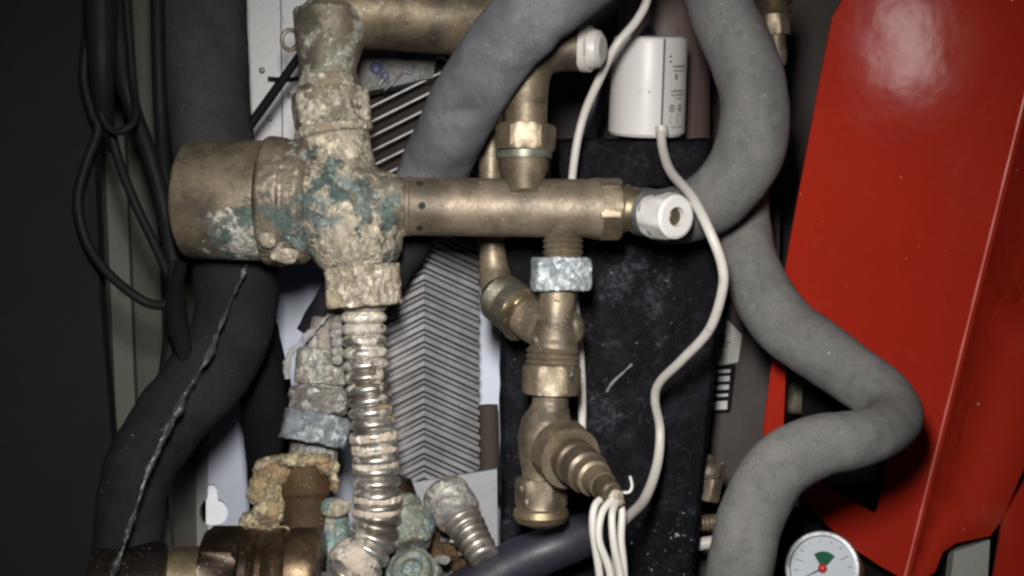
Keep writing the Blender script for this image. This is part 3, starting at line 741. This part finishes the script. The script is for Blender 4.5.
for (x, y, d, a, b, c) in ((273, 471, .010, 19, 14, 15), (268, 490, .012, 19, 14, 20), (271, 510, .012, 17, 13, 16), (256, 522, .016, 18, 12, 12), (300, 459, .006, 30, 13, 6), (329, 468, .008, 11, 10, 8), (334, 482, .004, 5, 6, 10), (280, 532, .006, 14, 10, 6)):
    blob(bm, P(x, y, d), a, b, c)
mesh('crust_ring', bm, M['sand_crust'], t, crust=[(.014, 8), (.0025, 5)])
bm = B(); lathe(bm, P(332, 508, .02), P(336, 565, .01), [(0, 10), (.1, 15), (.5, 17), (1, 16)]); blob(bm, P(335, 508, .01), 16, 12, 10)
tag(mesh('patina_nut', bm, metal('turquoise_patina', (.30, .26, .18), (.12, .1, .07), .6, .3, off=103, crust=[((.18, .25, .24), .58, P(337, 535, 0), .03, .35), (BEIGE, .6, P(335, 505, 0), .02, .25)]), crust=[(.009, 5)]),
    'small turquoise stained nut beside the bottom brass union', 'nut')

# bottom left brass union
t = thing('brass_union', 'glossy dark brass pipe union lying along the bottom left edge', 'union fitting')
bm = lathe(B(), P(242, 578, -.02), P(322, 578, -.02), [(0, 40), (.0, 46), (.06, 49), (.15, 49), (.2, 46), (.26, 48), (.32, 46), (.4, 49.5), (.5, 50), (.56, 47), (.62, 50), (.9, 50), (1, 46), (1, 40)], 72); mesh('ribbed_body', bm, M['brass_dark'], t)
bm = B(); hexnut(bm, P(207, 580, -.02), P(244, 580, -.02), 55, .25); mesh('hex_nut', bm, M['brass_dark'], t)
bm = lathe(B(), P(150, 585, -.02), P(210, 582, -.02), [(0, 36), (.9, 36), (1, 40)], 56); mesh('tail', bm, M['brass_gold'], t)
bm = lathe(B(), P(95, 606, -.03), P(172, 600, -.025), [(0, 50), (.05, 58), (.8, 60), (.95, 56), (1, 46)], 56); mesh('end_collar', bm, metal('dark_brown_collar', (.020, .014, .010), (.008, .006, .005), .4, .4, off=107), t)

# ------------------------------------------------------------------ cables
GB = 'black cables hanging beside the dark panel'
for pts, lab_ in (
    ([(108, -60, .02, 21), (112, 0, .02, 19), (119, 45, .025, 15), (128, 95, .03, 9), (148, 150, .03, 8), (162, 200, .03, 8), (172, 250, .03, 9), (177, 300, .03, 9), (172, 340, .03, 9), (165, 378, .03, 7)], 'thickest black cable running from the top down to the glued foam seam'),
    ([(94, -60, .0, 6), (90, 20, .0, 6), (84, 75, .0, 5), (92, 112, .0, 5), (98, 130, .0, 5), (86, 165, .0, 5.5), (78, 200, .0, 5.5), (86, 240, .0, 5), (108, 273, .0, 5), (140, 299, .0, 5), (161, 305, .005, 5), (171, 294, .01, 5), (172, 262, .02, 5)], 'thin black cable making the widest loop over the dark panel'),
    ([(112, -60, .01, 7), (108, 30, .01, 6), (106, 100, .01, 5), (117, 155, .01, 5), (135, 203, .01, 5), (155, 245, .015, 5), (171, 280, .02, 5)], 'thin black cable slanting across the grey post inside the wide loop'),
    ([(102, 60, -.005, 4), (101, 110, -.005, 4), (112, 130, -.005, 4), (126, 129, -.005, 4), (136, 114, .0, 4), (132, 70, .01, 4), (122, -60, .01, 5)], 'small black cable bending in a tight U below the bundle'),
    ([(100, -60, -.01, 17), (101, 20, -.01, 16), (102, 70, -.01, 13), (105, 115, .0, 9), (113, 150, .02, 5)], 'short fat black cable at the top of the bundle nearest the dark panel'),
    ([(157, -60, .05, 7), (158, 40, .05, 7), (161, 120, .05, 7), (166, 190, .04, 7), (175, 260, .035, 7)], 'straight black cable against the left side of the upper insulated pipe')):
    o = mesh('black_cable', tube(B(), pts, 16, 14), M['rubber']); tag(o, lab_, 'cable', GB)
GW = 'white cables'
o = mesh('white_cable', tube(B(), [(661, 130, .055, 4.5), (663, 150, .045, 4.8), (671, 172, .02, 5), (692, 197, -.02, 5.2), (709, 230, -.04, 5.2), (722, 265, -.04, 5.2), (722, 292, -.035, 5), (709, 330, -.02, 5), (682, 360, .0, 4.8), (660, 382, .02, 4.6), (655, 400, .03, 4.5), (660, 430, .04, 4.6), (657, 465, .03, 5), (644, 500, .0, 5.3), (620, 527, -.05, 5.2), (616, 560, -.05, 4.8), (618, 640, -.05, 4.8)], 20, 14), M['pvc'])
tag(o, 'white cable from the actuator wandering down over the black foam block', 'cable', GW)
o = mesh('white_cable', tube(B(), [(655, -60, .01, 4.5), (648, -5, .02, 4.5), (637, 20, .02, 4.5), (616, 46, .02, 4.5), (600, 78, .03, 4.5), (584, 115, .04, 4.3), (575, 155, .045, 4.2), (571, 205, .052, 4), (574, 290, .055, 4), (579, 340, .055, 4.2), (582, 390, .055, 4.2), (582, 435, .055, 4), (580, 480, .055, 4)], 18, 14), M['pvc'])
tag(o, 'white cable falling from the top edge behind the manifold and valve column', 'cable', GW)
for i, (pts, lab_) in enumerate((
    ([(606, 496, -0.076, 4), (595, 506, -0.084, 3.9), (593, 530, -0.086, 4.0), (600, 580, -0.084, 4.1), (604, 660, -0.084, 4.1)], 'leftmost white strand below the drain valve tip'),
    ([(612, 500, -0.084, 4), (602, 513, -0.090, 3.9), (599, 540, -0.092, 4.0), (611, 580, -0.091, 4.1), (612, 660, -0.091, 4.1)], 'second white strand from the left below the drain valve tip'),
    ([(616, 503, -0.084, 4), (612, 516, -0.093, 3.8), (614, 545, -0.095, 4.0), (621, 580, -0.093, 4.0), (630, 660, -0.093, 4.0)], 'front white strand crossing its neighbours below the drain valve tip'),
    ([(618, 503, -0.073, 4), (622, 512, -0.078, 3.8), (621, 540, -0.080, 4.0), (624, 575, -0.080, 4.0), (626, 660, -0.080, 4.0)], 'rightmost white strand below the drain valve tip'))):
    o = mesh('white_cable', tube(B(), pts, 16, 12), M['pvc']); tag(o, lab_, 'cable', GW)
o = mesh('wire_hook', tube(B(), [(630, 476, -.02, 1.4), (632, 486, -.02, 1.6), (629, 492, -.02, 1.6), (622, 492, -.02, 1.5), (616, 488, -.03, 1.5)], 10, 8), M['white'])
tag(o, 'tiny white wire hook beside the tip of the drain valve', 'hook')
o = mesh('black_cable', tube(B(), [(650, 30, .13, 6), (626, 62, .12, 6), (606, 84, .12, 7), (594, 106, .12, 8), (586, 140, .13, 8)], 16, 12), M['navy'])
tag(o, 'dark cable crossing behind the white cap of the brass elbow', 'cable')

# ------------------------------------------------------------------ right side
# red casing
Rp = P(870, 260, .035); Rn = Vector((-.34, -1, -.118)).normalized()
cam = Vector((0, -D, 0))
def onp(x, y, p0=Rp, n=Rn):
    d = P(x, y, 0)-cam; f = (p0-cam).dot(n)/d.dot(n); return cam+d*f
c_top, c_bot = onp(1062, -50), onp(903, 588)
crease = (c_top-c_bot).normalized()
side_dir = Vector((.95, .18, .0)); Sn = crease.cross(side_dir).normalized()
if Sn.y > 0: Sn = -Sn
def ons(x, y): return onp(x, y, c_bot, Sn)
def crx(y): return 903+(588-y)*.2492
t = thing('red_casing', 'glossy red sheet metal casing with an upright fold filling the right side', 'casing')
bm = B()
ys = [y for y in range(-50, 580, 30)] + [577]
outer = [(850, -50), (845, -5), (832, 18), (818, 90), (805, 160), (792, 230), (780, 300), (771, 370), (763, 430), (766, 444), (775, 455), (786, 474), (800, 494), (816, 514), (834, 532), (856, 550), (880, 566), (898, 576)]
frontl = [onp(x, y) for x, y in outer] + [onp(crx(y)-4, y) for y in reversed(ys)]
hole = [onp(*q) for q in ((786, 366), (850, 372), (894, 400), (888, 462), (884, 484), (877, 511), (874, 513), (850, 500), (823, 483), (800, 460), (783, 440))]
back = -Rn*.002
sheet(bm, frontl, [hole], Vector((0, .002, 0)))
for ya, yb in zip(ys, ys[1:]):
    prev = None
    for k in range(7):
        f = k/6; cur = []
        for y in (ya, yb):
            a, c, b = onp(crx(y)-4, y), onp(crx(y), y), ons(crx(y)+4, y)
            cur.append(bm.verts.new(a*(1-f)**2+c*2*f*(1-f)+b*f*f))
        if prev: bm.faces.new((prev[0], prev[1], cur[1], cur[0]))
        prev = cur
sl = [ons(crx(y)+4, y) for y in ys] + [ons(x, y) for x, y in ((926, 578), (935, 572), (943, 552), (956, 543), (990, 536), (1002, 520), (1040, 430), (1180, 400), (1200, -50))]
sheet(bm, sl, [], Vector((0, .002, 0)))
bmesh.ops.remove_doubles(bm, verts=bm.verts[:], dist=.00003)
mesh('front_sheet', bm, M['red'], t, smooth=25)
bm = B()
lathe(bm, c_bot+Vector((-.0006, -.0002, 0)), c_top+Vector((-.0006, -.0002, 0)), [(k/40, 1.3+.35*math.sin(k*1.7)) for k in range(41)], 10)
mesh('fold_highlight', bm, paint('painted_highlight_red', (.52, .12, .09), .35, .3, .1), t)  # pinkish highlight along the fold, painted as a paler bead
bm = B(); prism(bm, [P(1003, 520, .05), P(1060, 420, .05), P(1100, 420, .05), P(1090, 640, .05), P(984, 640, .05)], .003)
mesh('lower_flange', bm, M['red'], t, 0)
bm = B(); prism(bm, [P(954, 552, .06), P(990, 540, .06), P(984, 640, .06), P(944, 640, .06)], .01)
tag(mesh('steel_bracket', bm, M['grey_steel'], smooth=0), 'small grey steel bracket showing through the notch of the red casing', 'bracket')

# things seen through the opening
bm = B(); lathe(bm, P(784, 396, .12), P(806, 398, .13), [(0, 14), (.2, 17), (.9, 17), (1, 12)])
tag(mesh('pipe_stub', bm, metal('grey_stub', (.22, .2, .15), (.1, .09, .07), .6, .3, off=111)), 'grey pipe stub seen through the opening of the red casing', 'pipe stub')
bm = B(); prism(bm, [P(806, 350, .085), P(960, 350, .085), P(960, 620, .085), P(800, 620, .085), P(800, 470, .085)], .004)  # added sheet; its black stands in for the shade behind the opening
tag(mesh('opening_shade_sheet', bm, M['foam_black'], smooth=0), 'added black sheet giving the shade in the triangular gap of the red casing', 'shade sheet')
# labels
t = thing('warning_sticker', 'white paper sticker on the taupe wall beside the white cable', 'sticker')
Y = .17
lb = mesh('paper', prism(B(), [P(713, 312, Y), P(724, 316, Y), P(742, 335, Y), P(738, 362, Y), P(712, 367, Y)], .001), M['label'], t, 0)
bm = B()
box(bm, P(722, 336, Y-.001), 3.2, .5, 1.6, Matrix.Rotation(.5, 4, 'Y')); box(bm, P(719, 334, Y-.001), 1.5, .5, 2.2)
for (x0, x1, y) in ((718, 731, 342), (719, 728, 346)): box(bm, P((x0+x1)/2, y, Y-.001), (x1-x0)/2, .4, .55, Matrix.Rotation(.05, 4, 'Y'))
mesh('print', bm, M['ink_soft'], lb, 0)
t = thing('rating_label', 'black framed label with white bars below the paper sticker', 'label')
fr_ = mesh('frame', prism(B(), [P(706, 368, Y), P(734, 364, Y), P(736, 367, Y), P(731, 410, Y), P(729, 413, Y), P(704, 414, Y)], .001), M['ink'], t, 0)
for (y, h) in ((371, 1.6), (378.5, 2.6), (387, 2.4), (395, 1.4), (405, 4.2)):
    bm = B(); q = (y-388)*.09
    prism(bm, [P(706-q*.2, y-h+1, Y-.0008), P(729-q, y-h, Y-.0008), P(728.6-q, y+h, Y-.0008), P(706-q*.2, y+h+1, Y-.0008)], .0006)
    mesh('bar', bm, M['label'], fr_, 0)
bm = B(); prism(bm, [P(560, 180, .171), P(780, 180, .171), P(776, 660, .171), P(560, 660, .171)], .02)
tag(mesh('housing_panel', bm, M['wall'], smooth=0), 'dim taupe metal panel carrying the two labels right of the foam block', 'panel')
# brass bits on the right
t = thing('gauge_fitting', 'small shiny yellow brass fitting in the dark top right of the hooked pipe', 'fitting')
bm = lathe(B(), P(772, -20, .06), P(773, 16, .06), threads(0, 1, 17, 4, 2.5), 40); mesh('thread', bm, M['brass_gold'], t)
bm = B(); hexnut(bm, P(774, 14, .06), P(776, 36, .06), 15, .2); mesh('hex_nut', bm, M['brass'], t)
bm = lathe(B(), P(776, 34, .06), P(779, 66, .06), [(0, 9), (.7, 9), (1, 7)], 32); mesh('stem', bm, M['brass_old'], t)
t = thing('small_valve', 'small brass valve at the lower right edge of the black foam block', 'valve')
bm = lathe(B(), P(696, 468, .10), P(722, 474, .09), [(0, 12), (.2, 16), (.5, 16), (.6, 12), (1, 12)], 36); blob(bm, P(710, 472, .09), 12, 12, 12); mesh('body', bm, M['brass_old'], t, crust=[(.01, 3)])
bm = B(); hexnut(bm, P(712, 478, .09), P(708, 500, .09), 12); mesh('nut', bm, M['brass_old'], t)
bm = tube(B(), [(670, 526, .11, 8), (700, 523, .11, 8), (740, 520, .11, 8)], 32, 14, rfun=corr(5, 1.6), step_px=.7)
tag(mesh('ribbed_tube', bm, M['brass_old']), 'thin ribbed tube crossing behind the lower insulated pipe', 'tube')
bm = tube(B(), [(672, 548, .11, 6.5), (700, 544, .11, 6.5), (740, 538, .11, 6.5)], 24)
tag(mesh('plastic_tube', bm, M['pvc']), 'pale plastic tube under the thin ribbed tube', 'tube')

# pressure gauge
t = thing('pressure_gauge', 'round pressure gauge with white dial and green sector at the bottom right', 'pressure gauge')
G1 = P(822, 568, -.02); gd = Vector((-.42, -1, .36)).normalized(); G0 = G1 - gd*.03
gx = Vector((1, 0, 0)); gx = (gx-gd*gx.dot(gd)).normalized(); gz = gx.cross(gd)
if gz.z < 0: gz = -gz
s_ = U*(D-.02)/D
bm = lathe(B(), G0, G1, [(0, 30), (.05, 34), (.80, 35), (.85, 37.5), (.97, 37.5), (1.0, 36), (1.0, 32.5), (.93, 32), (.90, 31.5)], 72); mesh('case', bm, M['chrome'], t)
F0 = G1-gd*.0028
def gp(x, z, o=0): return F0 + gx*x*s_ + gz*z*s_ + gd*o
def disc(pts, o, th=.0003):
    bm = B(); a = [bm.verts.new(gp(x, z, o)) for x, z in pts]; b = [bm.verts.new(gp(x, z, o-th)) for x, z in pts]
    bm.faces.new(a); bm.faces.new(b[::-1])
    for i in range(len(a)): bm.faces.new((a[i], b[i], b[(i+1) % len(a)], a[(i+1) % len(a)]))
    return bm
circ = lambda r, n=48: [(r*math.cos(2*PI*k/n), r*math.sin(2*PI*k/n)) for k in range(n)]
dl = mesh('dial', disc(circ(32), .0002), M['dial'], t, 0)
sec = [(-2.5, 4)] + [(16*math.cos(a)+1, 17*math.sin(a)) for a in [math.radians(122-x*9) for x in range(10)]] + [(5, 3)]
mesh('green_sector', disc(sec, .0006), M['green_ink'], dl, 0)
bm = B()
for k in range(13):
    a = math.radians(225-k*22.5); c, s2 = math.cos(a), math.sin(a); L = 24 if k % 3 else 20
    if 40 < math.degrees(a) % 360 < 130: L = 26
    pts = [(c*L-s2*.35, s2*L+c*.35), (c*28.5-s2*.35, s2*28.5+c*.35), (c*28.5+s2*.35, s2*28.5-c*.35), (c*L+s2*.35, s2*L-c*.35)]
    a_ = [bm.verts.new(gp(x, z, .0007)) for x, z in pts]; bm.faces.new(a_)
mesh('scale_marks', bm, M['ink_soft'], dl, 0)
n1 = math.radians(203); c, s2 = math.cos(n1), math.sin(n1)
mesh('needle', disc([(-s2*.8, c*.8), (c*24, s2*24), (s2*.8, -c*.8)], .0014), M['ink'], dl, 0)
bm = B(); hb = gp(0, 0, .001); bmesh.ops.create_uvsphere(bm, u_segments=20, v_segments=12, radius=4.6*s_, matrix=Matrix.Translation(hb)); mesh('hub', bm, M['red_ink'], t)
bm = face_block([(776, 508), (820, 519), (850, 640), (770, 640)], .02, .04, 14, 20)
tag(mesh('foam_pad', bm, M['shell']), 'dark foam pad behind the pressure gauge', 'foam pad')

settle()
# ------------------------------------------------------------------ camera, light
cd = bpy.data.cameras.new('camera'); co = bpy.data.objects.new('camera', cd); C.objects.link(co)
co.location = (0, -D, 0); co.rotation_euler = (PI/2, 0, 0)
cd.sensor_width = 36; cd.lens = 36*D/.6; cd.clip_start = .01; cd.clip_end = 50
sc.camera = co
wd = bpy.data.worlds.new('World'); sc.world = wd; wd.use_nodes = True
wd.node_tree.nodes['Background'].inputs[0].default_value = (.75, .82, 1, 1)
wd.node_tree.nodes['Background'].inputs[1].default_value = .022
def area(name, loc, tgt, size, power, col):
    l = bpy.data.lights.new(name, 'AREA'); l.shape = 'DISK'; l.size = size; l.energy = power; l.color = col
    o = bpy.data.objects.new(name, l); C.objects.link(o); o.location = loc
    o.rotation_euler = (Vector(tgt)-Vector(loc)).to_track_quat('-Z', 'Y').to_euler(); return l
l = area('torch_light', (-.02, -.67, .115), (.0, 0, -.045), .12, 1.62, (1, .975, .94)); l.shape = 'RECTANGLE'; l.size = .05; l.size_y = .10; l.spread = math.radians(76)
sc.view_settings.view_transform = 'Standard'; sc.view_settings.look = 'None'
sc.view_settings.exposure = 0; sc.view_settings.gamma = 1
sc.render.engine = 'CYCLES'
sc.cycles.pixel_filter_type = 'BLACKMAN_HARRIS'; sc.cycles.filter_width = 2.6
